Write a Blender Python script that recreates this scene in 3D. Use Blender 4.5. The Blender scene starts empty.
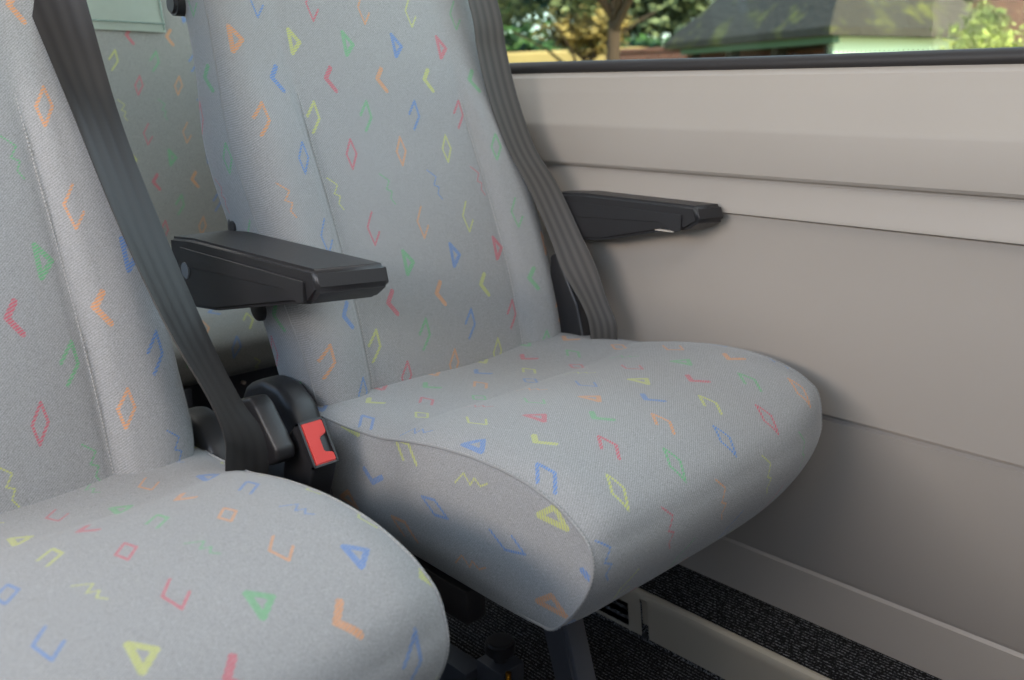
import bpy, bmesh, math, random
from mathutils import Vector, Matrix, noise
random.seed(7)
S = bpy.context.scene
COL = S.collection
# ------------------------------------------------------------------ camera
cam_d = bpy.data.cameras.new('camera'); cam = bpy.data.objects.new('camera', cam_d); COL.objects.link(cam)
cam.location = (0.0, 0.0, 0.85)
cam.rotation_euler = (math.radians(90 - 15.46), 0, math.radians(-44.4))
cam_d.sensor_width = 36; cam_d.lens = 36 * 897 / 1024
cam_d.clip_start = 0.02; cam_d.clip_end = 200
cam_d.dof.use_dof = True; cam_d.dof.focus_distance = 1.08; cam_d.dof.aperture_fstop = 5.0
S.camera = cam
# ------------------------------------------------------------------ exposure
S.view_settings.view_transform = 'Standard'; S.view_settings.look = 'None'
S.view_settings.gamma = 1.0; S.view_settings.use_curve_mapping = False
S.view_settings.exposure = 0.27
S.cycles.use_denoising = True
S.cycles.max_bounces = 10; S.cycles.diffuse_bounces = 6
# ------------------------------------------------------------------ world, sun
W = bpy.data.worlds.new('sky'); S.world = W; W.use_nodes = True
nt = W.node_tree; nt.nodes.clear()
wo = nt.nodes.new('ShaderNodeOutputWorld'); bg = nt.nodes.new('ShaderNodeBackground')
sk = nt.nodes.new('ShaderNodeTexSky'); sk.sky_type = 'NISHITA'; sk.sun_disc = False
sk.sun_elevation = math.radians(32); sk.sun_rotation = math.radians(190); sk.dust_density = 1.2; sk.air_density = 1.0
nt.links.new(sk.outputs[0], bg.inputs[0]); bg.inputs[1].default_value = 0.42
nt.links.new(bg.outputs[0], wo.inputs[0])
sun_d = bpy.data.lights.new('sun', 'SUN'); sun_d.energy = 4.8; sun_d.color = (1, .87, .70); sun_d.angle = .01
sun = bpy.data.objects.new('sun', sun_d); COL.objects.link(sun)
sun.rotation_euler = Vector((-.30, -.80, .52)).to_track_quat('Z', 'Y').to_euler()
sun.location = (-3, -8, 6)
def area(name, loc, aim, sx, sy, energy, color):
    d = bpy.data.lights.new(name, 'AREA'); d.shape = 'RECTANGLE'; d.size = sx; d.size_y = sy
    d.energy = energy; d.color = color
    o = bpy.data.objects.new(name, d); COL.objects.link(o); o.location = loc
    o.rotation_euler = (-Vector(aim)).to_track_quat('Z', 'Y').to_euler(); return o
# daylight through the side windows, plus added rear and overhead fills
area('left_window_daylight', (-.77, 1.0, 1.32), (1, -.05, -.8), 2.0, .45, 8, (.44, .70, 1.0))
area('side_window_daylight', (-.77, .72, 1.07), (1, -.06, -.2), 1.0, .22, 12.5, (1.0, .82, .65))
area('front_side_window_daylight', (-.77, -.60, 1.22), (1, .62, -.42), .8, .4, 4.5, (.86, .93, 1.0))
area('rear_fill', (.3, 2.5, 1.60), (.1, -.45, -1), 1.2, .6, 6, (1.0, .97, .93))  # added fill below the roof, brightens the rear bench and cloth
area('window_daylight', (1.19, .9, 1.30), (-1, 0, -.9), 2.6, .6, 12.5, (.82, .91, 1.0))
area('overhead_fill', (.40, -.10, 1.70), (.15, .6, -1), .7, .5, 6.5, (1.0, .96, .91))  # added fill from above, brightens the backrests; no known source there
# ------------------------------------------------------------------ materials
def srgb(r, g, b):
    f = lambda c: (c/255/12.92) if c/255 <= .04045 else ((c/255+.055)/1.055)**2.4
    return (f(r), f(g), f(b), 1)
class NT:
    def __init__(s, name):
        s.m = bpy.data.materials.new(name); s.m.use_nodes = True; s.t = s.m.node_tree
        s.b = s.t.nodes['Principled BSDF']
    def n(s, typ, **k):
        x = s.t.nodes.new(typ)
        for a, v in k.items(): setattr(x, a, v)
        return x
    def put(s, sock, v):
        if isinstance(v, bpy.types.NodeSocket): s.t.links.new(v, sock)
        elif v is not None: sock.default_value = v
    def math(s, op, a, b=None, c=None, clamp=False):
        x = s.n('ShaderNodeMath', operation=op); x.use_clamp = clamp
        s.put(x.inputs[0], a); s.put(x.inputs[1], b); s.put(x.inputs[2], c); return x.outputs[0]
    def vec(s, op, a, b=None):
        x = s.n('ShaderNodeVectorMath', operation=op); s.put(x.inputs[0], a); s.put(x.inputs[1], b)
        return x.outputs['Value'] if op in ('DOT_PRODUCT', 'LENGTH') else x.outputs[0]
    def mix(s, f, a, b):
        x = s.n('ShaderNodeMix', data_type='RGBA'); s.put(x.inputs[0], f); s.put(x.inputs[6], a); s.put(x.inputs[7], b); return x.outputs[2]
    def noise(s, scale, detail=2, vec=None, rough=.5):
        x = s.n('ShaderNodeTexNoise'); x.inputs['Scale'].default_value = scale; x.inputs['Detail'].default_value = detail
        x.inputs['Roughness'].default_value = rough
        if vec is not None: s.put(x.inputs['Vector'], vec)
        return x.outputs[0]
    def bump(s, h, strength, dist):
        x = s.n('ShaderNodeBump'); s.put(x.inputs['Height'], h); x.inputs['Strength'].default_value = strength
        x.inputs['Distance'].default_value = dist; s.put(s.b.inputs['Normal'], x.outputs[0])
    def set(s, **k):
        for a, v in k.items(): s.put(s.b.inputs[a.replace('_', ' ')], v)
def simple(name, col, rough=.5, metal=0, nscale=0, namt=.15, bump=0, bscale=400, spec=.5):
    t = NT(name); oc = t.n('ShaderNodeTexCoord').outputs['Object']
    if nscale:
        nz = t.noise(nscale, 3, oc)
        dark = tuple(c*(1-namt) for c in col[:3])+(1,); lite = tuple(min(1, c*(1+namt)) for c in col[:3])+(1,)
        t.set(Base_Color=t.mix(nz, dark, lite))
    else: t.set(Base_Color=col)
    t.set(Roughness=rough, Metallic=metal); t.b.inputs['Specular IOR Level'].default_value = spec
    if bump: t.bump(t.noise(bscale, 2, oc), bump, .0006)
    return t.m

CW, RH = .087, .05          # motif cell width and row height, metres
MOTIFS = [  # hook, triangle, chevron, bracket, diamond, zigzag: 6 points each (x right, y down, metres)
    [(-.001,-.024),(-.010,-.003),(.002,.023),(.011,.006),(.011,.006),(.011,.006)],
    [(-.009,-.017),(.010,.001),(-.002,.017),(-.009,-.017),(-.009,-.017),(-.009,-.017)],
    [(0,-.017),(-.008,-.002),(.009,.016),(.009,.016),(.009,.016),(.009,.016)],
    [(-.010,-.002),(.002,-.022),(.010,.002),(-.002,.022),(-.002,.022),(-.002,.022)],
    [(0,-.021),(-.009,0),(0,.021),(.009,0),(0,-.021),(0,-.021)],
    [(-.014,-.023),(.003,-.012),(-.003,0),(.007,.004),(.004,.014),(.012,.023)]]
MOTIFS = [[(x*.92-y*.25, y*.92) for x, y in m] for m in MOTIFS]
WID = [.0016, .0031, .0035, .0021, .0018, .0012]
def fabric(name, base, twill=1.0):
    t = NT(name)
    uv = t.n('ShaderNodeUVMap'); uv.uv_map = 'UVMap'
    sp = t.n('ShaderNodeSeparateXYZ'); t.put(sp.inputs[0], uv.outputs[0]); u, v = sp.outputs[0], sp.outputs[1]
    row = t.math('FLOOR', v); par = t.math('FLOORED_MODULO', row, 2.0)
    u2 = t.math('ADD', u, t.math('MULTIPLY', par, .5)); col = t.math('FLOOR', u2)
    lx = t.math('MULTIPLY', t.math('SUBTRACT', t.math('SUBTRACT', u2, col), .5), CW)
    ly = t.math('MULTIPLY', t.math('SUBTRACT', t.math('SUBTRACT', v, row), .5), RH)
    cb = t.n('ShaderNodeCombineXYZ'); t.put(cb.inputs[0], lx); t.put(cb.inputs[1], ly); P = cb.outputs[0]
    kind = t.math('DIVIDE', t.math('ADD', t.math('FLOORED_MODULO', row, 6.0), .5), 6.0)
    cidx = t.math('DIVIDE', t.math('ADD', t.math('FLOORED_MODULO', t.math('ADD', col, t.math('MULTIPLY', par, 2.0)), 5.0), .5), 5.0)
    def ramp(fac, cols):
        r = t.n('ShaderNodeValToRGB'); r.color_ramp.interpolation = 'CONSTANT'; e = r.color_ramp.elements
        while len(e) < len(cols): e.new(.999)
        for i, c in enumerate(cols): e[i].position = i/len(cols)
        for i, c in enumerate(cols): e[i].color = c
        t.put(r.inputs[0], fac); return r.outputs[0]
    pts = []
    for k in range(6):
        c = ramp(kind, [(m[k][0]/.06+.5, m[k][1]/.06+.5, .5, 1) for m in MOTIFS])
        x = t.n('ShaderNodeVectorMath', operation='MULTIPLY_ADD'); t.put(x.inputs[0], c); x.inputs[1].default_value = (.06,)*3; x.inputs[2].default_value = (-.03,)*3
        pts.append(x.outputs[0])
    wid = t.n('ShaderNodeSeparateXYZ'); t.put(wid.inputs[0], ramp(kind, [(w*100, 0, 0, 1) for w in WID])); wid = t.math('MULTIPLY', wid.outputs[0], .01)
    d = None
    for k in range(5):
        a, b = pts[k], pts[k+1]
        ab = t.vec('SUBTRACT', b, a); ap = t.vec('SUBTRACT', P, a)
        h = t.math('DIVIDE', t.vec('DOT_PRODUCT', ap, ab), t.math('MAXIMUM', t.vec('DOT_PRODUCT', ab, ab), 1e-9), clamp=True)
        x = t.n('ShaderNodeVectorMath', operation='SCALE'); t.put(x.inputs[0], ab); t.put(x.inputs['Scale'], h)
        dk = t.vec('LENGTH', t.vec('SUBTRACT', ap, x.outputs[0]))
        d = dk if d is None else t.math('MINIMUM', d, dk)
    edge = t.math('DIVIDE', t.math('SUBTRACT', wid, d), .0006, clamp=True)
    um = t.math('MULTIPLY', u, CW); vm = t.math('MULTIPLY', v, RH)
    hatch = t.math('MULTIPLY_ADD', t.math('SINE', t.math('MULTIPLY', t.math('ADD', vm, t.math('MULTIPLY', um, .35)), 6.283/.0030)), .42, .58)
    ink = t.math('MULTIPLY', t.math('MULTIPLY', edge, hatch), .82)
    pal = ramp(cidx, [srgb(58,118,190), srgb(196,62,84), srgb(214,140,72), srgb(188,192,84), srgb(84,168,104)])
    tw = t.math('SINE', t.math('MULTIPLY', t.math('ADD', um, t.math('MULTIPLY', vm, 1.3)), 6.283/.0036))
    tw = t.math('MULTIPLY_ADD', tw, .5, .5)
    nz = t.noise(900, 3, t.n('ShaderNodeTexCoord').outputs['Object'])
    f = t.math('ADD', t.math('MULTIPLY', t.math('MULTIPLY_ADD', t.math('SUBTRACT', nz, .5), 2.8, .5, clamp=True), .65), t.math('MULTIPLY', tw, .35*twill))
    lo = tuple(c*.62 for c in base[:3])+(1,); hi = tuple(c*1.36 for c in base[:3])+(1,)
    t.set(Base_Color=t.mix(ink, t.mix(f, lo, hi), pal), Roughness=.9)
    t.b.inputs['Specular IOR Level'].default_value = .15
    t.b.inputs['Sheen Weight'].default_value = .18; t.b.inputs['Sheen Roughness'].default_value = .4
    t.bump(f, .35, .0005)
    return t.m
FAB = fabric('seat_fabric', srgb(145,145,145))
FAB_DARK = fabric('rear_seat_fabric', srgb(140,140,134), .3)
STITCH = simple('stitch_thread', srgb(168,166,163), .8)
PIPE = simple('piping_cord', srgb(140,140,140), .9)
PLASTIC = simple('black_plastic', srgb(35,34,36), .42, 0, 60, .12, .35, 900)
STEEL = simple('black_steel', srgb(58,60,66), .45, 0, 30, .1)
RUBBER = simple('rubber_seal', srgb(40,36,36), .55)
RED = simple('red_button_plastic', srgb(204,48,38), .45)
GOLD = simple('brass_bolt', srgb(200,160,80), .3, 1)
LABELM = simple('pale_sticker', srgb(200,190,180), .6)
WALLM = simple('wall_plastic', srgb(163,154,145), .5, 0, 6, .03, .2, 1400)
DIMM = simple('dark_grey_lining', srgb(96,94,92), .7)
RISERM = simple('riser_plastic', srgb(172,162,146), .5, 0, 6, .03, .2, 1400)
CLOTH = simple('pale_green_cloth', srgb(190,200,186), .9, 0, 60, .05)
def belt_material(name, c0, c1, rough):
    t = NT(name); uv = t.n('ShaderNodeUVMap'); uv.uv_map = 'UVMap'
    sp = t.n('ShaderNodeSeparateXYZ'); t.put(sp.inputs[0], uv.outputs[0])
    s = t.math('SINE', t.math('MULTIPLY', sp.outputs[0], 6.283*4)); s = t.math('MULTIPLY_ADD', s, .5, .5)
    w = t.math('MULTIPLY_ADD', t.math('SINE', t.math('MULTIPLY', sp.outputs[1], 6.283/.0016)), .5, .5)
    f = t.math('ADD', t.math('MULTIPLY', s, .75), t.math('MULTIPLY', w, .25))
    t.set(Base_Color=t.mix(f, c0, c1), Roughness=rough); t.bump(f, .25, .0008)
    t.b.inputs['Sheen Weight'].default_value = .05; t.b.inputs['Specular IOR Level'].default_value = .25
    return t.m
BELT = belt_material('webbing', srgb(54,51,49), srgb(78,74,70), .5); BELT_DARK = belt_material('dark_webbing', srgb(36,34,34), srgb(46,44,43), .45)
def carpet_material():
    t = NT('ribbed_carpet'); sp = t.n('ShaderNodeSeparateXYZ'); oc = t.n('ShaderNodeTexCoord').outputs['Object']; t.put(sp.inputs[0], oc)
    rib = t.math('MULTIPLY_ADD', t.math('SINE', t.math('MULTIPLY', t.math('ADD', sp.outputs[0], t.math('MULTIPLY', t.noise(40, 2, oc), .002)), 6.283/.0065)), .5, .5)
    fl = t.noise(330, 2, oc); fl2 = t.math('MULTIPLY', t.math('SUBTRACT', fl, .46), 6.0, clamp=True)
    f = t.math('MULTIPLY', fl2, t.math('POWER', rib, 2.0))
    t.set(Base_Color=t.mix(f, srgb(24,23,24), srgb(128,128,130)), Roughness=.95)
    t.b.inputs['Specular IOR Level'].default_value = .1
    t.bump(t.math('ADD', rib, fl), .8, .002); return t.m
CARPET = carpet_material()
def glass_material(name='window_glass', rough=0, tint=(1, 1, 1, 1)):
    m = bpy.data.materials.new(name); m.use_nodes = True; t = m.node_tree; t.nodes.clear()
    o = t.nodes.new('ShaderNodeOutputMaterial'); mx = t.nodes.new('ShaderNodeMixShader'); tr = t.nodes.new('ShaderNodeBsdfTransparent')
    tr.inputs[0].default_value = tint
    g = t.nodes.new('ShaderNodeBsdfGlossy'); g.inputs['Roughness'].default_value = .02; fr = t.nodes.new('ShaderNodeFresnel'); fr.inputs[0].default_value = 1.13
    t.links.new(fr.outputs[0], mx.inputs[0]); t.links.new(tr.outputs[0], mx.inputs[1]); t.links.new(g.outputs[0], mx.inputs[2]); t.links.new(mx.outputs[0], o.inputs[0])
    return m
GLASS = glass_material(tint=(.86, .92, .88, 1))
# ------------------------------------------------------------------ mesh helpers
class MB:
    def __init__(s): s.bm = bmesh.new(); s.uv = s.bm.loops.layers.uv.new('UVMap')
    def box(s, x0, x1, y0, y1, z0, z1, bev=0, seg=2, M=None):
        r = bmesh.ops.create_cube(s.bm, size=1); vs = r['verts']
        for v in vs: v.co = Vector(((x0+x1)/2+v.co.x*(x1-x0), (y0+y1)/2+v.co.y*(y1-y0), (z0+z1)/2+v.co.z*(z1-z0)))
        return s._fin(vs, bev, seg, M)
    def _fin(s, vs, bev, seg, M):
        if bev:
            es = list({e for v in vs for e in v.link_edges})
            r = bmesh.ops.bevel(s.bm, geom=es, offset=bev, segments=seg, affect='EDGES', profile=.5, clamp_overlap=True)
            vs = list({v for f in r['faces'] for v in f.verts} | {v for v in vs if v.is_valid})
        if M is not None:
            for v in vs: v.co = M @ v.co
        return vs
    def prism(s, pts, axis, a, b, bev=0, seg=2):      # outline in the other two axes, extruded along axis
        mk = {'x': lambda p, t: (t, p[0], p[1]), 'y': lambda p, t: (p[0], t, p[1]), 'z': lambda p, t: (p[0], p[1], t)}[axis]
        A = [s.bm.verts.new(mk(p, a)) for p in pts]; B = [s.bm.verts.new(mk(p, b)) for p in pts]
        n = len(pts); fs = [s.bm.faces.new(A), s.bm.faces.new(B[::-1])]
        for i in range(n): fs.append(s.bm.faces.new((A[i], B[i], B[(i+1) % n], A[(i+1) % n])))
        bmesh.ops.recalc_face_normals(s.bm, faces=fs)
        return s._fin(A+B, bev, seg, None)
    def cyl(s, p, q, r, n=24, r2=None, bev=0):
        p, q = Vector(p), Vector(q); d = q-p
        M = Matrix.Translation((p+q)/2) @ d.to_track_quat('Z', 'Y').to_matrix().to_4x4()
        rr = bmesh.ops.create_cone(s.bm, cap_ends=True, segments=n, radius1=r, radius2=r if r2 is None else r2, depth=d.length)
        vs = rr['verts']
        if bev:
            es = [e for e in {e for v in vs for e in v.link_edges} if len(e.link_faces) == 2 and any(len(f.verts) > 4 for f in e.link_faces)]
            r_ = bmesh.ops.bevel(s.bm, geom=es, offset=bev, segments=3, affect='EDGES'); vs = list({v for f in r_['faces'] for v in f.verts} | {v for v in vs if v.is_valid})
        for v in vs: v.co = M @ v.co
    def tube(s, pts, r, n=8, caps=True):
        pts = [Vector(p) for p in pts]; rings = []; up = Vector((.1, .2, 1)).normalized()
        for i, p in enumerate(pts):
            d = (pts[min(i+1, len(pts)-1)] - pts[max(i-1, 0)]).normalized()
            a = d.cross(up); a = a.normalized() if a.length > 1e-4 else Vector((1, 0, 0)); b = d.cross(a); up = -b if up.dot(-b) > 0 else b
            rr = r[i] if isinstance(r, (list, tuple)) else r
            rings.append([s.bm.verts.new(p + (a*math.cos(k*6.2832/n) + b*math.sin(k*6.2832/n))*rr) for k in range(n)])
        fs = []
        for A, B in zip(rings, rings[1:]):
            for k in range(n): fs.append(s.bm.faces.new((A[k], A[(k+1) % n], B[(k+1) % n], B[k])))
        if caps: fs += [s.bm.faces.new(rings[0][::-1]), s.bm.faces.new(rings[-1])]
        bmesh.ops.recalc_face_normals(s.bm, faces=fs)
    def grid(s, rows, uvs=None, flip=False):           # rows of points -> quads
        V = [[s.bm.verts.new(p) for p in r] for r in rows]
        for i in range(len(V)-1):
            for j in range(len(V[i])-1):
                q = [(i, j), (i+1, j), (i+1, j+1), (i, j+1)]
                if flip: q = q[::-1]
                f = s.bm.faces.new([V[a][b] for a, b in q])
                if uvs:
                    for l, (a, b) in zip(f.loops, q): l[s.uv].uv = uvs[a][b]
        return V
    def build(s, name, mat, parent=None, smooth=True, angle=35, off=(0, 0, 0), weld=0):
        if weld: bmesh.ops.remove_doubles(s.bm, verts=s.bm.verts, dist=weld)
        if any(off):
            for v in s.bm.verts: v.co -= Vector(off)
        me = bpy.data.meshes.new(name)
        s.bm.to_mesh(me); s.bm.free(); me.materials.append(mat)
        if smooth:
            for p in me.polygons: p.use_smooth = True
            if angle: me.set_sharp_from_angle(angle=math.radians(angle))
        o = bpy.data.objects.new(name, me); COL.objects.link(o)
        if parent: o.parent = parent
        return o
def empty(name, loc, label, cat, group=None):
    o = bpy.data.objects.new(name, None); COL.objects.link(o); o.location = loc; o.empty_display_size = .05
    o['label'] = label; o['category'] = cat
    if group: o['group'] = group
    return o
def tag(o, label, cat, group=None, kind=None):
    o['label'] = label; o['category'] = cat
    if group: o['group'] = group
    if kind: o['kind'] = kind
    return o
def struct(o, label=None):
    o['kind'] = 'structure'
    if label: o['label'] = label; o['category'] = label.split()[-1]
    return o
def lerp(a, b, t): return a + (b-a)*t
def interp(tab, x):                                    # smooth monotone-ish interpolation of (x, y) table
    if x <= tab[0][0]: return tab[0][1] + (x-tab[0][0])*(tab[1][1]-tab[0][1])/(tab[1][0]-tab[0][0])
    if x >= tab[-1][0]: return tab[-1][1] + (x-tab[-1][0])*(tab[-1][1]-tab[-2][1])/(tab[-1][0]-tab[-2][0])
    n = len(tab)
    for i in range(n-1):
        if tab[i][0] <= x <= tab[i+1][0]:
            h = tab[i+1][0]-tab[i][0]; t = (x-tab[i][0])/h
            sl = lambda k: (tab[k+1][1]-tab[k][1])/(tab[k+1][0]-tab[k][0])
            m0 = sl(i) if i == 0 else (sl(i-1)+sl(i))/2; m1 = sl(i) if i == n-2 else (sl(i)+sl(i+1))/2
            return (2*t**3-3*t*t+1)*tab[i][1] + (t**3-2*t*t+t)*h*m0 + (-2*t**3+3*t*t)*tab[i+1][1] + (t**3-t*t)*h*m1
def sstep(a, b, x): t = max(0, min(1, (x-a)/(b-a))); return t*t*(3-2*t)
def spline(P, per):                                    # Catmull-Rom through 2D/3D points
    P = [Vector(p) for p in P]; out = []
    for i in range(len(P)-1):
        p0 = P[max(i-1, 0)]; p1 = P[i]; p2 = P[i+1]; p3 = P[min(i+2, len(P)-1)]
        for k in range(per):
            t = k/per; out.append(.5*((2*p1)+(p2-p0)*t+(2*p0-5*p1+4*p2-p3)*t*t+(3*p1-p0-3*p2+p3)*t**3))
    out.append(P[-1]); return out
# ------------------------------------------------------------------ the vehicle interior shell
Y0, Y1 = -2.1, 3.0
mb = MB(); mb.box(-.80, 1.25, Y0, Y1, -.06, 0); struct(mb.build('floor', CARPET, smooth=False), 'black ribbed carpet floor')
# right wall: profile (x, z) extruded along y
def wall_profile():
    P = [(1.149, .07), (1.141, .165), (1.144, .170), (1.139, .178), (1.122, .405), (1.121, .414), (1.125, .418), (1.124, .4235), (1.114, .4255),
         (1.117, .60), (1.117, .676), (1.116, .682), (1.106, .6855), (1.106, .690), (1.117, .726), (1.119, .730), (1.118, .733), (1.110, .736), (1.107, .740),
         (1.103, .795), (1.104, .802), (1.108, .808), (1.115, .846), (1.118, .852), (1.124, .872), (1.132, .880), (1.155, .881)]
    return P
P = wall_profile()
mb = MB(); ys = [Y0 + (Y1-Y0)*i/40 for i in range(41)]
mb.grid([[(x, y, z) for y in ys] for x, z in P])
mb.box(1.16, 1.2, Y0, Y1, -.02, .881)
struct(mb.build('wall_right', WALLM, angle=28), 'warm grey moulded plastic side wall')
# wheel-side ledge: carpeted top behind a grey plastic riser with vent grille
mb = MB(); mb.box(1.034, 1.16, Y0, Y1, -.0, .084); struct(mb.build('trim_1', CARPET, smooth=False), 'raised carpeted strip along the wall')
mb = MB()
RP = [(1.036, -.001), (1.033, .01), (1.024, .07), (1.022, .080), (1.024, .086), (1.030, .0885), (1.037, .087), (1.037, .08)]
def riser(mb, ya, yb, prof): mb.grid([[(x, ya, z), (x, yb, z)] for x, z in prof], flip=True)
riser(mb, Y0, .742, RP)
riser(mb, .742, .756, [(x+.004*(z < .075), z) for x, z in RP])
riser(mb, .756, .782, RP); riser(mb, 1.30, Y1, RP)
riser(mb, .782, 1.30, [(1.026, .058)]+RP[2:]); riser(mb, .782, 1.30, RP[:2]+[(1.0325, .014)])
mb.box(1.0335, 1.04, .779, .783, .005, .06); mb.box(1.0335, 1.04, 1.297, 1.301, .005, .06)
t2 = struct(mb.build('trim_2', RISERM, angle=30), 'grey plastic riser with vent grille edging the ledge')
mb = MB()
for k in range(3): mb.box(1.034, 1.040, .782, 1.30, .012+k*.016, .024+k*.016, .001)
for k in range(26): mb.box(1.0345, 1.0385, .782+k*.02, .786+k*.02, .01, .058)
mb.build('vent_grille', simple('grille_plastic', srgb(150,142,130), .5), t2)
mb = MB(); mb.cyl((1.028, .749, .012), (1.034, .749, .012), .005, 12, bev=.001); mb.build('screw', PLASTIC, t2)
# upper body
mb = MB(); mb.box(-.80, 1.25, Y0, -.40, 1.72, 1.78); mb.box(-.80, 1.25, .30, Y1, 1.72, 1.78); mb.box(-.80, -.05, -.40, .30, 1.72, 1.78); mb.box(.85, 1.25, -.40, .30, 1.72, 1.78); struct(mb.build('ceiling', simple('ceiling_lining', srgb(150,148,144), .8), smooth=False), 'pale grey roof lining')
mb = MB(); mb.box(-.06, .86, -.41, .31, 1.75, 1.765, .003); h_ = struct(mb.build('added_roof_panel', simple('milky_panel', srgb(225,228,230), .3)), 'added milky roof panel')  # unseen panel over an added roof opening, made to go with the overhead fill
mb = MB(); mb.box(1.13, 1.2, Y0, Y1, 1.5, 1.72)
for y in (Y0+.05, 2.6): mb.box(1.13, 1.2, y-.05, y+.05, .88, 1.5)
struct(mb.build('trim_3', WALLM, smooth=False), 'grey header above the side window')
mb = MB(); mb.box(-.82, -.78, Y0, Y1, 0, .95); mb.box(-.82, -.78, Y0, -1.1, .9, 1.65); mb.box(-.82, -.78, Y0, Y1, 1.6, 1.72)
for y in (1.28, 2.9): mb.box(-.82, -.78, y-.04, y+.04, .95, 1.6)
struct(mb.build('wall_left', DIMM, smooth=False), 'grey side wall with a row of windows')
mb = MB(); mb.box(-.8, 1.2, Y1, Y1+.05, 0, .95); mb.box(-.8, 1.2, Y1, Y1+.05, 1.5, 1.72)
struct(mb.build('wall_back', DIMM, smooth=False), 'grey rear wall')
mb = MB(); mb.box(-.8, 1.2, Y0-.05, Y0, 0, 1.72)
struct(mb.build('wall_front', DIMM, smooth=False), 'grey front bulkhead')
# window: glass, rubber seal, dotted border
wn = struct(bpy.data.objects.new('window_1', None)); COL.objects.link(wn); wn.location = (1.16, .3, .885); wn['label'] = 'long side window with black rubber seal'; wn['category'] = 'window'
O = (1.16, .3, .885)
mb = MB(); mb.box(1.160, 1.164, Y0+.1, 2.55, .885, 1.51); mb.build('glass_pane', GLASS, wn, smooth=False, off=O)
mb = MB(); yy = [Y0+.1+i*.05 for i in range(94)]
mb.tube([(1.139, y, .8875+.0008*math.sin(y*7)) for y in yy], .0105, 12)
mb.box(1.146, 1.17, Y0+.1, 2.55, .879, .8945, .002); mb.build('rubber_seal', RUBBER, wn, off=O)
mb = MB()
for r in range(2):
    for k in range(420):
        y = -.2+k*.006+(r % 2)*.003; s = .0007-.0002*r
        mb.grid([[(1.1595, y-s, .8965+r*.0035-s), (1.1595, y+s, .8965+r*.0035-s)], [(1.1595, y-s, .8965+r*.0035+s), (1.1595, y+s, .8965+r*.0035+s)]])
db = mb.build('dotted_border', RUBBER, wn, smooth=False, off=O); db['kind'] = 'stuff'
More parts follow.
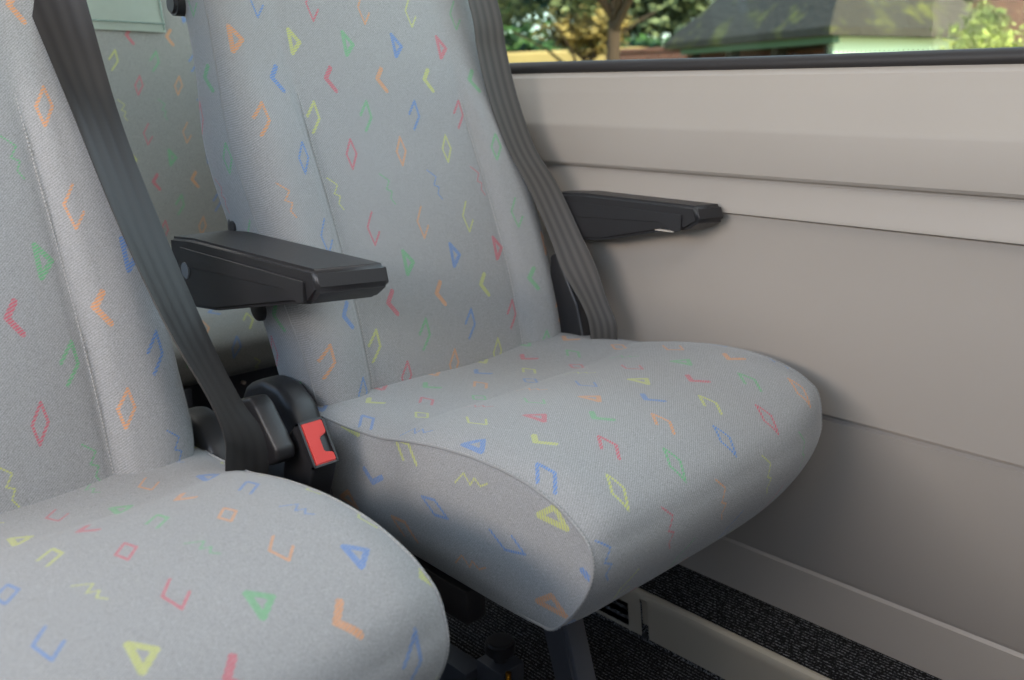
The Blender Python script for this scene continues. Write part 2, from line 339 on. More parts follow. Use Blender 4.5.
# ------------------------------------------------------------------ seats
CPROF = [(1.03, .435), (.99, .447), (.93, .456), (.86, .458), (.80, .463), (.76, .471), (.72, .4785), (.676, .484), (.64, .4865), (.60, .4865), (.57, .484), (.544, .479), (.522, .4725), (.505, .464),
         (.490, .454), (.481, .442), (.4775, .427), (.480, .410), (.488, .390), (.500, .370), (.514, .352), (.530, .338), (.56, .333), (.65, .333), (.80, .336), (.95, .342), (1.03, .352)]
def seat_cushion(cx, hw, cell0, vdia, root, off, scale_u=.091, taper=.03, rh=.05, lift=.014, shr=.03):
    prof = spline([Vector((p[0], p[1])) for p in CPROF], 8)
    n = len(prof); arc = [0]
    for a, b in zip(prof, prof[1:]): arc.append(arc[-1]+(b-a).length)
    sd = next(arc[i] for i in range(n) if prof[i].x <= vdia)          # arc length at the diamond row
    nor = []
    for i in range(n):
        d = (prof[min(i+1, n-1)]-prof[max(i-1, 0)]).normalized(); nor.append(Vector((d.y, -d.x)))  # outward
    if nor[40].y < 0: nor = [-k for k in nor]
    def pt(i, x):
        p = prof[i]; q = abs(x)/hw; e = hw-abs(x)
        top = sstep(.3, .9, nor[i].y); front = sstep(.2, .9, -nor[i].x) * (1-top)
        dome = 1-(1-min(1, e/.045))**2
        wide = max(0, 1-q*q)**.5
        B = top*(.011*dome+.003*wide) + front*(.003*dome+.006*wide)
        if top > .1:
            wob = .784+.022*(x/hw)*.5
            g = (p.x-wob)
            B -= top*(.0014*math.exp(-(g/.010)**2) + .0022*sstep(-.015, .04, g))*dome
            B -= top*.004*sstep(.9, .0, q)*sstep(.80, .9, p.x)
        B += top*.0012*math.sin(x*31+p.x*17)*dome*.6
        tp = max(0, (x-.05)/(hw-.05))**2
        return (cx+x-shr*tp*max(0, min(1, (.46-p.y)/.12)), p.x+nor[i].x*B+taper*tp*sstep(.78, .50, p.x), p.y+nor[i].y*B+lift*tp*top)
    xs = []
    m = 56
    for k in range(m+1):
        t = -1+2*k/m; xs.append(hw*math.copysign(1-(1-abs(t))**1.35, t))
    u_of = lambda x: (x+cx-cell0)/scale_u+1.5
    rows = [[pt(i, x) for i in range(n)] for x in xs]
    uvs = [[(u_of(x), (arc[i]-sd)/rh+4.5+60) for i in range(n)] for x in xs]
    mb = MB(); mb.grid(rows, uvs, flip=False)
    cen = Vector((.74, .395))
    for sgn in (-1, 1):                                   # side panels, slightly pillowed
        R, U = [], []; ring = list(range(n))+[0]
        for k in range(13):
            t = k/12; f = 1-t*.9995; bul = .009*math.sin(min(1, t*1.6)*math.pi/2)
            row, ur = [], []
            for i in ring:
                p = prof[i]; q = cen+Vector(((p.x-cen.x)*f, (p.y-cen.y)*f))
                if q.x > .93: q.x = lerp(q.x, q.x, 1)
                row.append((cx+sgn*(hw+bul)-(shr*max(0, min(1, (.46-q.y)/.12)) if sgn > 0 else 0), q.x+(taper*sstep(.78, .50, q.x) if sgn > 0 else 0), q.y+(lift*sstep(.44, .48, q.y)*sstep(.3, .9, nor[i].y) if sgn > 0 else 0))); ur.append((1.27-(.487-q.y)/.0935 if sgn < 0 else u_of(hw)+(.487-q.y)/scale_u, (.60-q.x)/.056+60.2))
            R.append(row); U.append(ur)
        mb.grid(R, U, flip=(sgn > 0))
    bmesh.ops.remove_doubles(mb.bm, verts=mb.bm.verts, dist=.00001)
    bmesh.ops.recalc_face_normals(mb.bm, faces=mb.bm.faces)
    o = mb.build('cushion', FAB, root, off=off, angle=50)
    for sgn in (-1, 1):
        tpr = [taper*sstep(.78, .50, q.x) if sgn > 0 else 0 for q in prof]
        lim = [i for i in range(n) if i < n-1 and not (prof[i].y < .345 and prof[i].x > .535)]
        path = [(cx+hw if sgn > 0 else cx-hw-.0005, 0, 0) for i in lim]; path = [(pt(i, hw) if sgn > 0 else (cx-hw-.0005, prof[i].x+nor[i].x*.0004, prof[i].y+nor[i].y*.0004)) for i in lim]
        mb = MB(); mb.tube(path, .0016, 6)
        mb.build('piping', PIPE, o, off=off)
        mb = MB(); sub = [Vector(p) for p in path]; acc = 0
        for a, b in zip(sub, sub[1:]):
            acc += (b-a).length
            if acc > .0036 and a.x:
                acc = 0; d = (b-a).normalized(); o_ = Vector((sgn*.0008, d.z, -d.y))*1.0; o_.normalize(); o_ = o_*(-.0013 if (a-Vector((cx, .74, .40))).dot(Vector((0, o_.y, o_.z))) < 0 else .0013); mb.tube([a+o_, a+o_+d*.0021], .0006, 5)
        st = mb.build('stitching', STITCH, o, off=off); st['kind'] = 'stuff'; st['label'] = 'pale thread stitching'
    return o
BFRONT = [(.40, .946), (.45, .951), (.52, .967), (.60, .992), (.70, 1.033), (.80, 1.078), (.90, 1.118), (1.0, 1.156), (1.10, 1.196), (1.2, 1.238)]
BSEAM = [(.40, .955), (.495, .962), (.592, 1.010), (.715, 1.066), (.802, 1.108), (.877, 1.131), (.965, 1.158), (1.1, 1.213), (1.2, 1.255)]
BREAR = [(.40, 1.035), (.481, 1.052), (.554, 1.076), (.667, 1.132), (.773, 1.180), (.879, 1.196), (.97, 1.226), (1.1, 1.285), (1.2, 1.32)]
def seat_backrest(cx, hw, dy, cell0, zdia, root, off, inner=.145, cw=.087):
    zs = [.425+i*(1.17-.425)/110 for i in range(111)]
    u_of = lambda x: (x-cell0)/cw+1.5
    v_of = lambda z: (zdia-z)/.0498+4.5+60
    def w_of(z): return hw - .004*sstep(.60, .44, z) - .012*math.exp(-((z-.425)/.035)**2) + .010*math.exp(-((z-.76)/.13)**2)
    def sect(z):
        yc = interp(BFRONT, z); ysm = interp(BSEAM, z); yr = interp(BREAR, z); w = w_of(z)
        fade = sstep(.90, .78, z); bl = .019*fade+.004
        bot = .02*max(0, 1-(z-.425)/.03)**2; topc = .05*max(0, (z-1.12)/.05)**2
        pts, us = [], []
        cr = w-.040                                            # bolster crest
        N = 72
        for k in range(N+1):
            t = -1+2*k/N; x = w*math.copysign(abs(t)**.9, t); ax = abs(x)
            y = yc - .0015*math.sin(z*29+x*9)*.5
            if ax <= inner: y += .0022*fade*math.exp(-((inner-ax)/.006)**2)
            if ax > inner: y += .0022*fade*math.exp(-((ax-inner)/.003)**2)
            y -= bl*(.55*sstep(inner, inner+.018, ax)+.45*sstep(inner, cr, ax)) if ax > inner else 0
            if ax > cr:
                t2 = (ax-cr)/(w-cr); ycr = yc-bl; y = ycr + (ysm-ycr)*(1-(1-t2**2.1)**.55)
            pts.append((x, y+bot+topc, z)); us.append(u_of(cx+x))
        for sgn in (1,):
            pass
        M_ = 12; side_r, us_r = [], []
        for k in range(1, M_+1):
            t = k/M_; y = lerp(ysm+bot+topc, yr-bot-topc, t); bx = .006*math.sin(t*math.pi) - .014*max(0, (t-.85)/.15)**2
            side_r.append((w+bx, y, z)); us_r.append(u_of(cx+w+(y-ysm)))
        back, us_b = [], []
        for k in range(1, 11):
            x = lerp(w-.014, -w+.014, k/11); back.append((x, yr-bot-topc+.006*math.sin(k/11*math.pi), z)); us_b.append(u_of(cx+x))
        side_l = [(-p[0], p[1], z) for p in side_r[::-1]]; us_l = [u_of(cx-w)-(y_-ysm)/CW for y_ in [p[1] for p in side_r[::-1]]]
        us_l = [u_of(cx-w-(p[1]-ysm)) for p in side_l]
        loop = pts+side_r+back+side_l; u = us+us_r+us_b+us_l
        loop.append(loop[0]); u.append(u[0])
        return [(cx+p[0], p[1]+dy, p[2]) for p in loop], u
    rows, uvs = [], []
    for z in zs:
        r, u = sect(z); rows.append(r); uvs.append([(q, v_of(z)) for q in u])
    mb = MB(); V = mb.grid(rows, uvs)
    for side in (0, -1):
        try: mb.bm.faces.new(V[side][:-1])
        except Exception: pass
    bmesh.ops.remove_doubles(mb.bm, verts=mb.bm.verts, dist=.00001)
    bmesh.ops.recalc_face_normals(mb.bm, faces=mb.bm.faces)
    o = mb.build('backrest', FAB, root, off=off, angle=60)
    for sgn in (-1, 1):
        mb = MB(); mb2 = MB()
        path = []
        for z in zs:
            ysm = interp(BSEAM, z); bot = .02*max(0, 1-(z-.425)/.03)**2; topc = .05*max(0, (z-1.12)/.05)**2
            path.append(Vector((cx+sgn*w_of(z), ysm+dy+bot+topc, z)))
        mb.tube(path, .0011, 6)
        mb.build('piping', PIPE, o, off=off)
        z = .43; zt = .846
        while z < zt:
            y = interp(BFRONT, z)+dy+.0012
            y2 = interp(BFRONT, z+.0022)+dy+.0012
            mb2.tube([(cx+sgn*(inner-.0015), y-.0005, z), (cx+sgn*(inner-.0015), y2-.0005, z+.0022)], .0007, 5); z += .0042
        st = mb2.build('stitching', STITCH, o, off=off); st['kind'] = 'stuff'; st['label'] = 'pale thread stitching'
    return o
def armrest(xa, xb, yb, yf, zt, root, off, back_h=.088, front_h=.040, label=None):
    """black moulded armrest: tapering side outline, chamfered nose"""
    mb = MB(); L = yb-yf
    side = [(yb, zt-.002), (yb, zt-back_h), (yb-.02, zt-back_h-.002), (yb-.10, zt-back_h+.004), (yf+.07, zt-front_h-.006), (yf+.022, zt-front_h+.001), (yf, zt-.022), (yf+.007, zt), (yb-.06, zt+.002)]
    vs = mb.prism(side, 'x', xa, xb)
    xm = (xa+xb)/2
    for v in vs:                                            # nose narrows in plan, underside tucks in
        t = sstep(yf+.030, yf, v.co.y); v.co.x = xm+(v.co.x-xm)*(1-.06*t); v.co.y -= (v.co.x-xm)*.28*sstep(yf+.12, yf, v.co.y)
        if v.co.z < zt-.03 and v.co.y < yb-.05: v.co.x = xm+(v.co.x-xm)*.90
    bmesh.ops.bevel(mb.bm, geom=list(mb.bm.edges), offset=.0045, segments=3, affect='EDGES', clamp_overlap=True)
    o = mb.build('armrest', PLASTIC, root, off=off, angle=40)
    if label: o['label'] = label
    mb = MB()
    for x, s in ((xa, -1), (xb, 1)):                        # raised side band following the top
        pr = [(yb-.03, zt-.012), (yb-.03, zt-.036), (yf+.075, zt-.028), (yf+.045, zt-.040), (yf+.034, zt-.036), (yf+.034, zt-.014)]
        mb.prism(pr, 'x', x-s*.004, x+s*.0007, .0005, 1)
    mb.build('side_band', PLASTIC, o, off=off)
    return o
def make_seat(cx, hw_c, hw_b, dy, cellc, vdia, cellb, zdia, label, su):
    base = (cx, .78, 0); root = empty('passenger_seat', base, label, 'seat', 'pair of patterned passenger seats'); off = base
    seat_cushion(cx, hw_c, cellc, vdia, root, off, su, *((.020, .05, .020, .05) if cx > .5 else (.006, .043, .010, .006)))
    bcx = cx-.000 if cx > .5 else cx
    seat_backrest(bcx, hw_b, dy, cellb, zdia, root, off, cw=.087 if cx > .5 else .078)
    # steel frame under the cushion
    mb = MB(); mb.box(cx-.19, cx+.19, .66, .97, .312, .3325, .004)
    mb.box(cx-.19, cx-.16, .66, .97, .285, .315, .003); mb.box(cx+.16, cx+.19, .66, .97, .285, .315, .003)
    mb.build('seat_pan', STEEL, root, off=off)
    mb = MB(); mb.box(cx-.20, cx+.20, .86, .91, .232, .286, .003); mb.build('cross_beam', STEEL, root, off=off)
    mb = MB()
    mb.box(cx-.243, cx-.214, .655, .96, .282, .324, .003); mb.build('side_rail', PLASTIC, root, off=off)
    for lx in (-.165, .165):
        for (ya, yb_) in ((.60, .47), (.93, .99)):
            if lx > 0 and ya < .7 and cx > .5: continue        # the wall side is carried by the wall bracket
            mb = MB()
            d = .014
            for q, (w0, w1) in enumerate(((-.019, .019),)):
                pr = [(ya-.021, .336), (ya+.021, .336), (yb_+.019+.02*(ya < .7), 0.0), (yb_-.019+.02*(ya < .7), 0.0)]
                mb.prism(pr, 'x', cx+lx-d, cx+lx+d, .003, 2)
                mb.prism([(p[0]+(.006 if k in (0, 3) else -.006), p[1]) for k, p in enumerate(pr)], 'x', cx+lx-d-.003, cx+lx+d+.003)
            mb.build('leg', STEEL, root, off=off)
    if cx > .5: mb = MB(); mb.box(1.0, 1.122, .70, .90, .27, .30, .003); mb.build('wall_bracket', STEEL, root, off=off)
    # recliner housing between backrest and cushion, both sides
    for sgn in ((-1, 1) if cx < .5 else (-1,)):
        xo = cx+sgn*.242; xi = cx+sgn*.283
        mb = MB()
        pr = [(1.055, .33), (1.072, .40), (1.070, .447), (1.047, .480), (1.005, .497), (.965, .495), (.933, .477), (.914, .446), (.905, .40), (.900, .33)]
        vs = mb.prism([(p[0]+dy*.7*(cx < .5), p[1]) for p in pr], 'x', min(xo, xi), max(xo, xi), .012, 4)
        mb.build('recliner_cover', PLASTIC, root, off=off, angle=50)
    return root, off
R1, off1 = make_seat(.815, .243, .237, 0, .915, .508, .729, .767,
    'grey passenger seat beside the wall, with two black armrests and a full cushion in view', .0935)
R2, off2 = make_seat(.16, .243, .236, -.060, .230, .672, .247, .537,
    'nearest grey passenger seat at left, cut off by the left edge of the picture', .087)
# armrests of the seat by the wall
armrest(.486, .570, 1.125, .774, .6735, R1, off1, label='long black armrest on the aisle side')
armrest(1.052, 1.104, .985, .700, .6975, R1, off1, back_h=.072, front_h=.036, label='black armrest against the wall')
mb = MB()
def oblong(mb, x0, x1, y, z0, z1, r, lean=.3):
    pr = []
    for k in range(9): a = math.pi*k/8; pr.append((y+r*math.cos(a)+(z1-z0)*lean, z1-r+r*math.sin(a)))
    for k in range(9): a = math.pi+math.pi*k/8; pr.append((y+r*math.cos(a), z0+r+r*math.sin(a)))
    mb.prism(pr, 'x', x0, x1, .003, 2)
oblong(mb, .566, .590, 1.062, .556, .694, .019, .32)
mb.cyl((.563, 1.105, .678), (.568, 1.105, .678), .008, 16, bev=.001); mb.build('armrest_bracket', PLASTIC, R1, off=off1)
mb = MB(); mb.cyl((.4845, 1.085, .633), (.490, 1.085, .633), .011, 24, bev=.001); mb.build('hole_cover', simple('grey_plug', srgb(120,124,128), .4), R1, off=off1)
mb = MB(); mb.cyl((.557, 1.212, .962), (.600, 1.212, .962), .015, 28, bev=.004); mb.build('side_knob', PLASTIC, R1, off=off1)
mb = MB(); mb.box(1.046, 1.075, .745, .775, .6585, .6595); mb.build('sticker', LABELM, R1, off=off1)
# small angled lever block beside the housing
mb = MB(); mb.prism([(.958, .485), (.948, .498), (.902, .514), (.888, .508), (.846, .466), (.846, .452), (.862, .442), (.885, .436)], 'x', .462, .487, .005, 3)
mb.build('recline_lever', PLASTIC, R1, off=off1, angle=50)
mb = MB(); mb.box(.465, .57, .90, .98, .29, .375, .006); mb.box(.465, .53, .92, 1.04, .36, .43, .006); mb.build('side_bracket', STEEL, R1, off=off1)
# ------------------------------------------------------------------ belt buckle with red button
bk = empty('belt_buckle', (.508, .87, .30), 'black belt buckle with a red release button, in the gap between the two seats', 'buckle'); ob = (.508, .87, .30)
mb = MB(); mb.prism([(.8535, .4885), (.8225, .4415), (.842, .390), (.868, .378), (.896, .40), (.878, .465)], 'x', .493, .526, .0035, 3); mb.build('housing', PLASTIC, bk, off=ob, angle=50)
fc = Vector((0, -.8346, .5508)); wd = Vector((0, -.5508, -.8346)); A0 = Vector((.4955, .8525, .4865))+wd*.002
def face_pt(s, t, h): return A0+wd*(s*.050)+Vector((1, 0, 0))*(t*.028)+fc*h
mb = MB(); ol = [(0, 0), (0, 1), (.32, 1), (.40, .62), (.74, .62), (.80, 1), (1, 1), (1, 0)]
ol = [(a, b) for a, b in ol]
A = [mb.bm.verts.new(face_pt(s, t, -.003)) for s, t in ol]; B = [mb.bm.verts.new(face_pt(s, t, .004)) for s, t in ol]
fs = [mb.bm.faces.new(A), mb.bm.faces.new(B[::-1])]
for i in range(8): fs.append(mb.bm.faces.new((A[i], B[i], B[(i+1) % 8], A[(i+1) % 8])))
bmesh.ops.recalc_face_normals(mb.bm, faces=fs); bmesh.ops.bevel(mb.bm, geom=list(mb.bm.edges), offset=.0012, segments=2, affect='EDGES')
mb.build('release_button', RED, bk, off=ob, angle=40)
mb = MB(); fr = []
for ring, h in ((.0, .0045), (.0, .0045)): pass
for (s0, s1, t0, t1) in ((-.05, 0, -.09, 1.09), (1, 1.05, -.09, 1.09), (-.05, 1.05, -.09, 0), (-.05, 1.05, 1.0, 1.09)):
    q = [mb.bm.verts.new(face_pt(s, t, h)) for h in (-.004, .0035) for s, t in ((s0, t0), (s1, t0), (s1, t1), (s0, t1))]
    f_ = [mb.bm.faces.new([q[i] for i in ix]) for ix in ((0, 1, 2, 3), (7, 6, 5, 4), (0, 4, 5, 1), (1, 5, 6, 2), (2, 6, 7, 3), (3, 7, 4, 0))]
    bmesh.ops.recalc_face_normals(mb.bm, faces=f_)
mb.build('bezel', PLASTIC, bk, off=ob)
mb = MB(); mb.box(.500, .520, .86, .885, .30, .40, .003); mb.build('stalk', STEEL, bk, off=ob)
# ------------------------------------------------------------------ belts
def ribbon(name, Lp, Rp, root, off, mat=BELT, per=8, th=.0016, bulge=.0015):
    A = spline(Lp, per); B = spline(Rp, per); n = len(A); K = 12
    rows, uvs, rb = [], [], []; s = 0
    for i in range(n):
        if i: s += (A[i]-A[i-1]).length
        a, b = A[i], B[i]; d = ((A[min(i+1, n-1)]-A[max(i-1, 0)])).normalized(); nn = (b-a).cross(d).normalized()
        rows.append([tuple(a.lerp(b, k/K)+nn*(bulge*math.sin(math.pi*k/K)+.00022*math.cos(k/K*4*6.283))) for k in range(K+1)])
        rb.append([tuple(Vector(p)-nn*th) for p in rows[-1]])
        uvs.append([(k/K, s) for k in range(K+1)])
    loop = [r+q[::-1]+[r[0]] for r, q in zip(rows, rb)]; lu = [u+u[::-1]+[u[0]] for u in uvs]
    mb = MB(); mb.grid(loop, lu); bmesh.ops.remove_doubles(mb.bm, verts=mb.bm.verts, dist=1e-6)
    bmesh.ops.recalc_face_normals(mb.bm, faces=mb.bm.faces)
    return mb.build(name, mat, root, off=off, angle=60)
b1 = empty('seat_belt', (1.05, .87, .44), 'charcoal seat belt running down beside the wall, behind the wall-side armrest', 'seat belt', 'charcoal seat belts'); o1 = (1.05, .87, .44)
inn = [(1.0, 1.22, 1.20), (1.000, 1.120, .988), (1.000, 1.100, .913), (1.000, 1.073, .838), (1.005, 1.036, .763), (1.014, .998, .703), (1.020, .958, .632), (1.022, .932, .583), (1.022, .886, .528), (1.024, .873, .493), (1.024, .871, .45)]
out = [(1.042, 1.20, 1.20), (1.048, 1.105, .991), (1.048, 1.084, .915), (1.048, 1.057, .839), (1.048, 1.018, .765), (1.048, .966, .7075), (1.049, .918, .637), (1.049, .886, .591), (1.050, .862, .540), (1.050, .842, .504), (1.050, .840, .45)]
ribbon('webbing', inn, out, b1, o1)
mb = MB(); mb.prism([(.965, .42), (.965, .60), (.948, .605), (.905, .530), (.890, .48), (.885, .42)], 'x', 1.028, 1.056, .005, 3); mb.build('anchor_housing', PLASTIC, b1, off=o1)
b2 = empty('seat_belt', (.42, .83, .42), 'charcoal seat belt lying over the side of the nearest seat', 'seat belt', 'charcoal seat belts'); o2 = (.42, .83, .42)
inn = [(.329, 1.235, 1.17), (.338, 1.078, .943), (.343, .992, .822), (.345, .912, .7175), (.351, .838, .627), (.366, .795, .5615), (.374, .786, .522), (.380, .802, .487), (.385, .82, .44)]
out = [(.376, 1.11, 1.17), (.386, 1.040, .947), (.392, 1.000, .8205), (.397, .934, .710), (.404, .862, .602), (.412, .822, .544), (.424, .806, .512), (.428, .803, .473), (.428, .825, .43)]
ribbon('webbing', inn, out, b2, o2, BELT_DARK)
# ------------------------------------------------------------------ floor rail with knob, in front of the window seat leg
rl = empty('floor_rail', (.74, .95, 0), 'black steel seat rail on the carpet under the wall-side seat', 'rail'); o3 = (.74, .95, 0)
KX, KY = .760, .800
mb = MB(); mb.box(KX-.044, KX-.009, KY+.024, 1.25, .0, .060, .002); mb.box(KX-.049, KX-.004, KY+.024, 1.25, .0, .008, .001); mb.build('channel', STEEL, rl, off=o3)
mb = MB(); mb.box(KX-.023, KX+.023, KY-.026, KY+.026, .0, .075, .003); mb.build('end_block', STEEL, rl, off=o3)
mb = MB(); mb.cyl((KX, KY, .075), (KX, KY, .086), .010, 24); mb.cyl((KX, KY, .086), (KX, KY, .108), .0215, 32, bev=.004); mb.build('knob', PLASTIC, rl, off=o3)
mb = MB(); mb.cyl((KX-.015, KY-.032, .0), (KX-.015, KY-.032, .078), .0032, 16)
for k in range(30): mb.cyl((KX-.015, KY-.032, .001+k*.0026), (KX-.015, KY-.032, .0022+k*.0026), .0042, 16)
tb = mb.build('threaded_bolt', GOLD, rl, off=o3); tb['label'] = 'brass coloured threaded bolt'
# ------------------------------------------------------------------ rear bench in the row behind
rb = empty('rear_bench', (.6, 1.75, 0), 'dimly lit grey patterned bench in the row behind the gap', 'bench'); o4 = (.6, 1.75, 0)
bx0, bx1 = .16, 1.09
def bench_part(name, prof, v0):
    pr = spline([Vector(p) for p in prof], 8); n = len(pr); arc = [0]
    for a, b in zip(pr, pr[1:]): arc.append(arc[-1]+(b-a).length)
    xs = [lerp(bx0, bx1, k/60) for k in range(61)]
    c = Vector((sum(p.x for p in pr)/n, sum(p.y for p in pr)/n)); mb = MB()
    rows, uv = [], []
    for x in xs:
        e = min(x-bx0, bx1-x); f = 1-.10*(1-min(1, e/.03))**2
        rows.append([(x, c.x+(p.x-c.x)*f, c.y+(p.y-c.y)*f) for p in pr]); uv.append([((x-.80)/.085+1.5, (a-v0)/RH+64.5) for a in arc])
    V = mb.grid(rows, uv)
    for r in (0, -1): mb.bm.faces.new(V[r][:-1] if (pr[0]-pr[-1]).length < 1e-5 else V[r])
    bmesh.ops.remove_doubles(mb.bm, verts=mb.bm.verts, dist=1e-5); bmesh.ops.recalc_face_normals(mb.bm, faces=mb.bm.faces)
    return mb.build(name, FAB_DARK, rb, off=o4, angle=60)
bench_part('cushion', [(1.95, .46), (1.70, .462), (1.52, .468), (1.46, .458), (1.425, .43), (1.425, .40), (1.44, .365), (1.48, .358), (1.70, .358), (1.95, .358), (1.95, .46)], .55)
bench_part('backrest', [(2.06, 1.20), (2.01, 1.205), (1.985, 1.17), (1.95, 1.0), (1.91, .80), (1.875, .60), (1.86, .46), (1.88, .43), (1.96, .43), (1.99, .60), (2.05, 1.0), (2.08, 1.17), (2.06, 1.20)], .41)
mb = MB(); mb.box(.2, 1.05, 1.50, 1.90, .04, .357, .005); mb.box(.62, .635, 1.44, 1.50, .2, .357, .002); mb.box(.2, 1.05, 1.47, 1.50, .30, .357, .003); mb.build('base_box', STEEL, rb, off=o4)
mb = MB(); mb.cyl((.745, 1.462, .335), (.745, 1.472, .335), .0035, 16, bev=.001); mb.build('bolt', LABELM, rb, off=o4)
for fx in (.3, .95): mb = MB(); mb.cyl((fx, 1.7, 0), (fx, 1.7, .05), .02); mb.build('foot', STEEL, rb, off=o4)
# pale green cloth over the rear backrest
rows = []
cp = spline([Vector((1.9375, .972)), Vector((1.947, 1.03)), Vector((1.966, 1.12)), Vector((1.978, 1.185)), Vector((2.0, 1.214)), Vector((2.06, 1.212)), Vector((2.092, 1.17)), Vector((2.07, 1.05))], 6)
for i, p in enumerate(cp):
    rows.append([(x, p.x-.0015*math.sin(x*40+i*.2), p.y-.004*(x-.6)*(i < 3)) for x in [.50+.0188*k for k in range(21)]])
mb = MB(); mb.grid(rows); bmesh.ops.solidify(mb.bm, geom=list(mb.bm.faces), thickness=.002)
cl = empty('headrest_cloth', (.69, 2.0, 1.2), 'pale green cloth draped over the rear bench back', 'cloth'); o5 = (.69, 2.0, 1.2)
mb.build('cloth_panel', CLOTH, cl, off=o5, angle=60)
mb = MB(); mb.tube([(x, 1.9358, .989-.004*(x-.6)) for x in [.50+.0188*k for k in range(21)]], .0013, 6)
mb.tube([(.872, lerp(1.936, 1.975, k/10), lerp(.975, 1.18, k/10)) for k in range(11)], .0013, 6); mb.build('hem', simple('hem_thread', srgb(120,140,130), .9), cl, off=o5)
# ------------------------------------------------------------------ outside the window
def ground_mat():
    t = NT('ground'); oc = t.n('ShaderNodeTexCoord').outputs['Object']; a = t.noise(1.2, 4, oc)
    t.set(Base_Color=t.mix(a, srgb(120,118,70), srgb(176,160,110)), Roughness=.95); return t.m
mb = MB(); mb.grid([[(-40, -40, -.62), (-40, 60, -.62)], [(60, -40, -.62), (60, 60, -.62)]]); struct(mb.build('ground', ground_mat(), smooth=False), 'grassy ground outside')
def leaf_mat(name, a, b):
    t = NT(name); oi = t.n('ShaderNodeTexCoord').outputs['Object']; n = t.noise(3.5, 3, oi); f = t.math('MULTIPLY', t.math('SUBTRACT', n, .35), 3.2, clamp=True)
    t.set(Base_Color=t.mix(f, a, b), Roughness=.6)
    t.b.inputs['Subsurface Weight'].default_value = 0; return t.m
def foliage(cx, cy, cz, rx, ry, rz, n, size, seed, off, shell=.55):
    rnd = random.Random(seed); mb = MB()
    for _ in range(n):
        while True:
            d = Vector((rnd.uniform(-1, 1), rnd.uniform(-1, 1), rnd.uniform(-1, 1)))
            if .1 < d.length < 1: break
        d = d.normalized()*(shell+(1-shell)*rnd.random()); lump = .72+.5*noise.noise(d*2.3+Vector((seed, 0, 0)))
        p = Vector((cx+d.x*rx*lump, cy+d.y*ry*lump, cz+d.z*rz*lump))
        a = Vector((rnd.uniform(-1, 1), rnd.uniform(-1, 1), rnd.uniform(-1, 1))).normalized(); b = a.orthogonal().normalized(); s = size*rnd.uniform(.6, 1.4)
        c = a.cross(b)
        vs = [mb.bm.verts.new(p+q) for q in (a*s, b*s*.45+c*s*.1, -a*s, -b*s*.45+c*s*.1)]
        mb.bm.faces.new(vs)
    return mb
BARK = simple('bark', srgb(74,58,44), .9, 0, 12, .3)
def tree(x, y, h, crowns, mat, label, tr=.14, size=.09, group=None, name='tree'):
    r = empty(name, (x, y, -.62), label, 'tree' if name == 'tree' else 'shrub', group); off = (x, y, -.62)
    mb = MB(); pts = [(x+.06*math.sin(k*1.3), y+.05*math.cos(k), -.62+h*k/6) for k in range(7)]
    mb.tube(pts, [tr*(1-.10*k) for k in range(7)], 10)
    rnd = random.Random(int(x*10))
    for k in range(6 if name == 'tree' else 0):
        a = rnd.uniform(0, 6.28); z = -.62+h*rnd.uniform(.80, .98); mb.tube([(x, y, z), (x+math.cos(a)*.5, y+math.sin(a)*.5, z+.4), (x+math.cos(a)*1.0, y+math.sin(a)*1.0, z+.65)], [tr*.4, tr*.25, tr*.1], 6)
    mb.build('trunk', BARK, r, off=off)
    bm_all = None
    for i, (dx, dy, z, rx, ry, rz, n) in enumerate(crowns):
        m = foliage(x+dx, y+dy, z, rx, ry, rz, n, size, i+int(y*7)+int(x), off); m.build('foliage', mat, r, smooth=False, off=off)
    return r
BLUEG = leaf_mat('blue_green_leaves', srgb(24,54,50), srgb(104,146,132)); OLIVE = leaf_mat('olive_leaves', srgb(58,76,50), srgb(156,166,112))
LIME = leaf_mat('lime_leaves', srgb(84,110,30), srgb(186,196,84)); DARKG = leaf_mat('dark_leaves', srgb(20,44,22), srgb(80,120,50)); GOLDL = leaf_mat('gold_leaves', srgb(70,74,38), srgb(190,160,84))
tree(5.05, 4.15, 2.3, [(0, 0, 1.98, 1.1, 1.1, .56, 6000), (-.30, .45, 1.62, .40, .40, .22, 1400), (.15, -.70, 1.66, .40, .45, .22, 1400)], BLUEG, 'blue green leafy tree with a dark trunk outside the window', .085, .045)
tree(6.9, 7.9, 2.4, [(0, 0, 2.05, 1.6, 1.6, .68, 7000), (.2, -1.4, 1.9, .7, .7, .4, 2500)], OLIVE, 'grey olive tree outside at the left end of the window', .09, .05)
tree(4.6, 5.05, 1.6, [(0, 0, 1.20, .22, .22, .50, 1500)], LIME, 'bright green bush just beside the seat belt outside', .03, .035, name='shrub')
tree(9.7, 8.5, 2.0, [(0, 0, 1.70, .8, .8, .50, 3600)], GOLDL, 'golden leaved tree left of the dark roofed garage', .07, .05)
tree(12.4, 6.0, 4.5, [(0, 0, 2.6, 1.5, 1.9, 1.3, 5000)], DARKG, 'dark tree rising behind the garage roof', .15, .12)
for k, (x, y, h) in enumerate(((17.5, 13.6, 5.0), (17.5, 19.8, 5.5), (17.0, 26.0, 5.5))):
    tree(x, y, h, [(0, 0, 3.6, 2.9, 2.9, 2.2, 7000), (0, 0, 3.3, 2.2, 2.2, 1.5, 4000)], [OLIVE, DARKG, BLUEG][k], ['large olive tree behind the brick garden wall', 'tall dark green tree behind the straw coloured bank', 'tall blue green tree at the far end of the straw coloured bank'][k], .2, .17)
tree(4.9, 1.68, 1.5, [(0, 0, .98, .42, .30, .30, 2200), (.1, .05, 1.16, .16, .12, .16, 500)], LIME, 'yellow green shrub at the right end of the window', .02, .02, name='shrub')
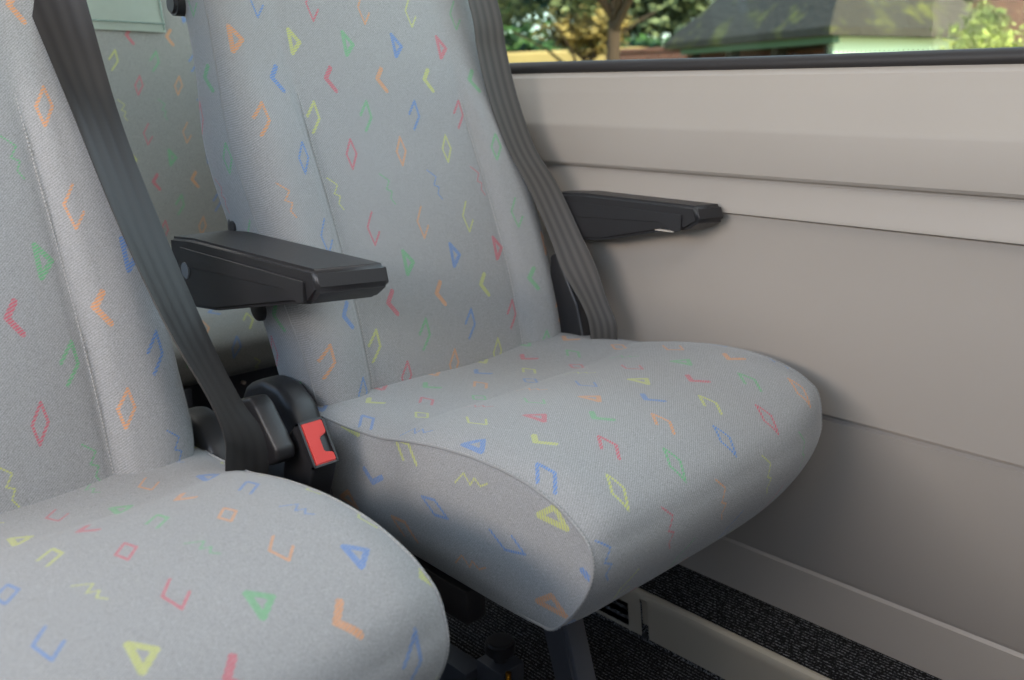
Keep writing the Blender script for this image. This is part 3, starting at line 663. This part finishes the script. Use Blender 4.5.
tree(7.2, 3.55, 1.5, [(0, 0, .80, .55, .42, .30, 2600)], DARKG, 'low dark shrub in front of the pale garage wall', .02, .035, name='shrub')
hg = empty('hedge', (13.0, 13.0, -.62), 'long dense dark hedge behind the straw coloured bank', 'hedge')
mb = MB(); mb.box(12.9, 13.1, 7.4, 19.0, -.62, 1.2); mb.build('stems', BARK, hg, smooth=False, off=(13.0, 13.0, -.62))
foliage(13.0, 13.2, .95, .9, 6.4, 1.5, 9000, .17, 5, None, .45).build('foliage', DARKG, hg, smooth=False, off=(13.0, 13.0, -.62))
# sunlit field bank and low brick wall, far left
mb = MB(); mb.box(11.5, 11.9, 9.0, 16.0, -.62, 1.52, .05); tag(mb.build('straw_bank', simple('straw', srgb(226,190,120), .9, 0, 3, .15), smooth=False), 'sunlit straw coloured bank beyond the trees', 'bank')
def brick_mat():
    t = NT('bricks'); b = t.n('ShaderNodeTexBrick'); g = t.n('ShaderNodeTexCoord').outputs['Object']
    sp = t.n('ShaderNodeSeparateXYZ'); t.put(sp.inputs[0], g); cb = t.n('ShaderNodeCombineXYZ'); t.put(cb.inputs[0], sp.outputs[1]); t.put(cb.inputs[1], sp.outputs[2]); t.put(b.inputs['Vector'], cb.outputs[0])
    b.inputs['Color1'].default_value = srgb(150,96,78); b.inputs['Color2'].default_value = srgb(120,76,64); b.inputs['Mortar'].default_value = srgb(150,130,118)
    b.inputs['Scale'].default_value = 4.5; t.set(Base_Color=b.outputs[0], Roughness=.9); return t.m
BRICK = brick_mat()
mb = MB(); mb.box(11.0, 11.25, 6.2, 9.2, -.62, 1.42); mb.box(10.97, 11.28, 6.2, 9.2, 1.42, 1.47); tag(mb.build('brick_wall', BRICK, smooth=False), 'low red brick garden wall left of the garage', 'wall')
hs = empty('brick_house', (15, 2.5, -.62), 'large red brick house behind the garage at the right', 'house'); oh = (15, 2.5, -.62)
mb = MB(); mb.box(14, 20, -3, 6.7, -.62, 5.2); mb.build('walls', BRICK, hs, smooth=False, off=oh)
mb = MB(); mb.prism([(-3.4, 5.2), (7.1, 5.2), (1.85, 8)], 'x', 13.7, 20.3); mb.build('roof', simple('roof_tiles', srgb(90,70,62), .8, 0, 5, .2), hs, smooth=False, off=oh)
mb = MB(); mb.box(13.93, 14.02, .5, 1.9, 2.4, 3.9, .02); mb.build('window_frame', simple('white_paint', srgb(230,230,226), .5), hs, off=oh)
# garage with mossy hipped roof
def moss():
    t = NT('mossy_roof'); oc = t.n('ShaderNodeTexCoord').outputs['Object']; n = t.noise(2.4, 5, oc, .65)
    f = t.math('MULTIPLY', t.math('SUBTRACT', n, .53), 6, clamp=True)
    t.set(Base_Color=t.mix(f, srgb(68,64,56), srgb(112,114,58)), Roughness=.9); t.bump(t.noise(14, 3, oc), .6, .04); return t.m
ga = empty('garage', (8, 4.06, -.62), 'low garage with a dark mossy hipped roof and pale mint wall', 'garage')
ga.rotation_euler = (0, 0, math.atan2(-1.3, 2.64)-0)      # local x runs along the right face, local y along the left face
Lx, Ly, hz = 1.75, 2.95, 2.02
MINT = simple('mint_paint', srgb(206,232,208), .7); DARKW = simple('dark_timber', srgb(58,50,44), .8, 0, 8, .2); FASC = simple('green_fascia', srgb(84,124,108), .6)
mb = MB(); mb.box(.12, Lx-.1, .12, .2, 0, hz-.02); mb.build('side_wall', MINT, ga, smooth=False)
mb = MB(); mb.box(Lx-.2, Lx-.1, .2, Ly-.1, 0, hz-.02); mb.box(.12, Lx-.1, Ly-.2, Ly-.1, 0, hz-.02); mb.build('back_wall', BRICK, ga, smooth=False)
for k in range(4): mb = MB(); yk = .14+k*(Ly-.34)/3; mb.box(.12, .24, yk, yk+.12, 0, hz-.02, .005); mb.build('post', DARKW, ga, smooth=False)
mb = MB(); mb.box(.05, .12, .05, Ly-.05, hz-.12, hz-.06); mb.build('fascia', FASC, ga, smooth=False)
mb = MB(); e = .0; rh = 1.1
c = [(-.1, -.1, hz-.06), (Lx+.1, -.1, hz-.06), (Lx+.1, Ly+.1, hz-.06), (-.1, Ly+.1, hz-.06)]; up = [(p[0], p[1], p[2]+.07) for p in c]
rg = [(Lx/2, .95, hz+rh), (Lx/2, Ly-.95, hz+rh)]
v = [mb.bm.verts.new(p) for p in c+up+rg]
for ix in ((3, 2, 1, 0), (0, 1, 5, 4), (1, 2, 6, 5), (2, 3, 7, 6), (3, 0, 4, 7), (4, 5, 8), (6, 7, 9), (5, 6, 9, 8), (7, 4, 8, 9)): mb.bm.faces.new([v[i] for i in ix])
bmesh.ops.recalc_face_normals(mb.bm, faces=mb.bm.faces)
mb.build('roof', moss(), ga, smooth=False)
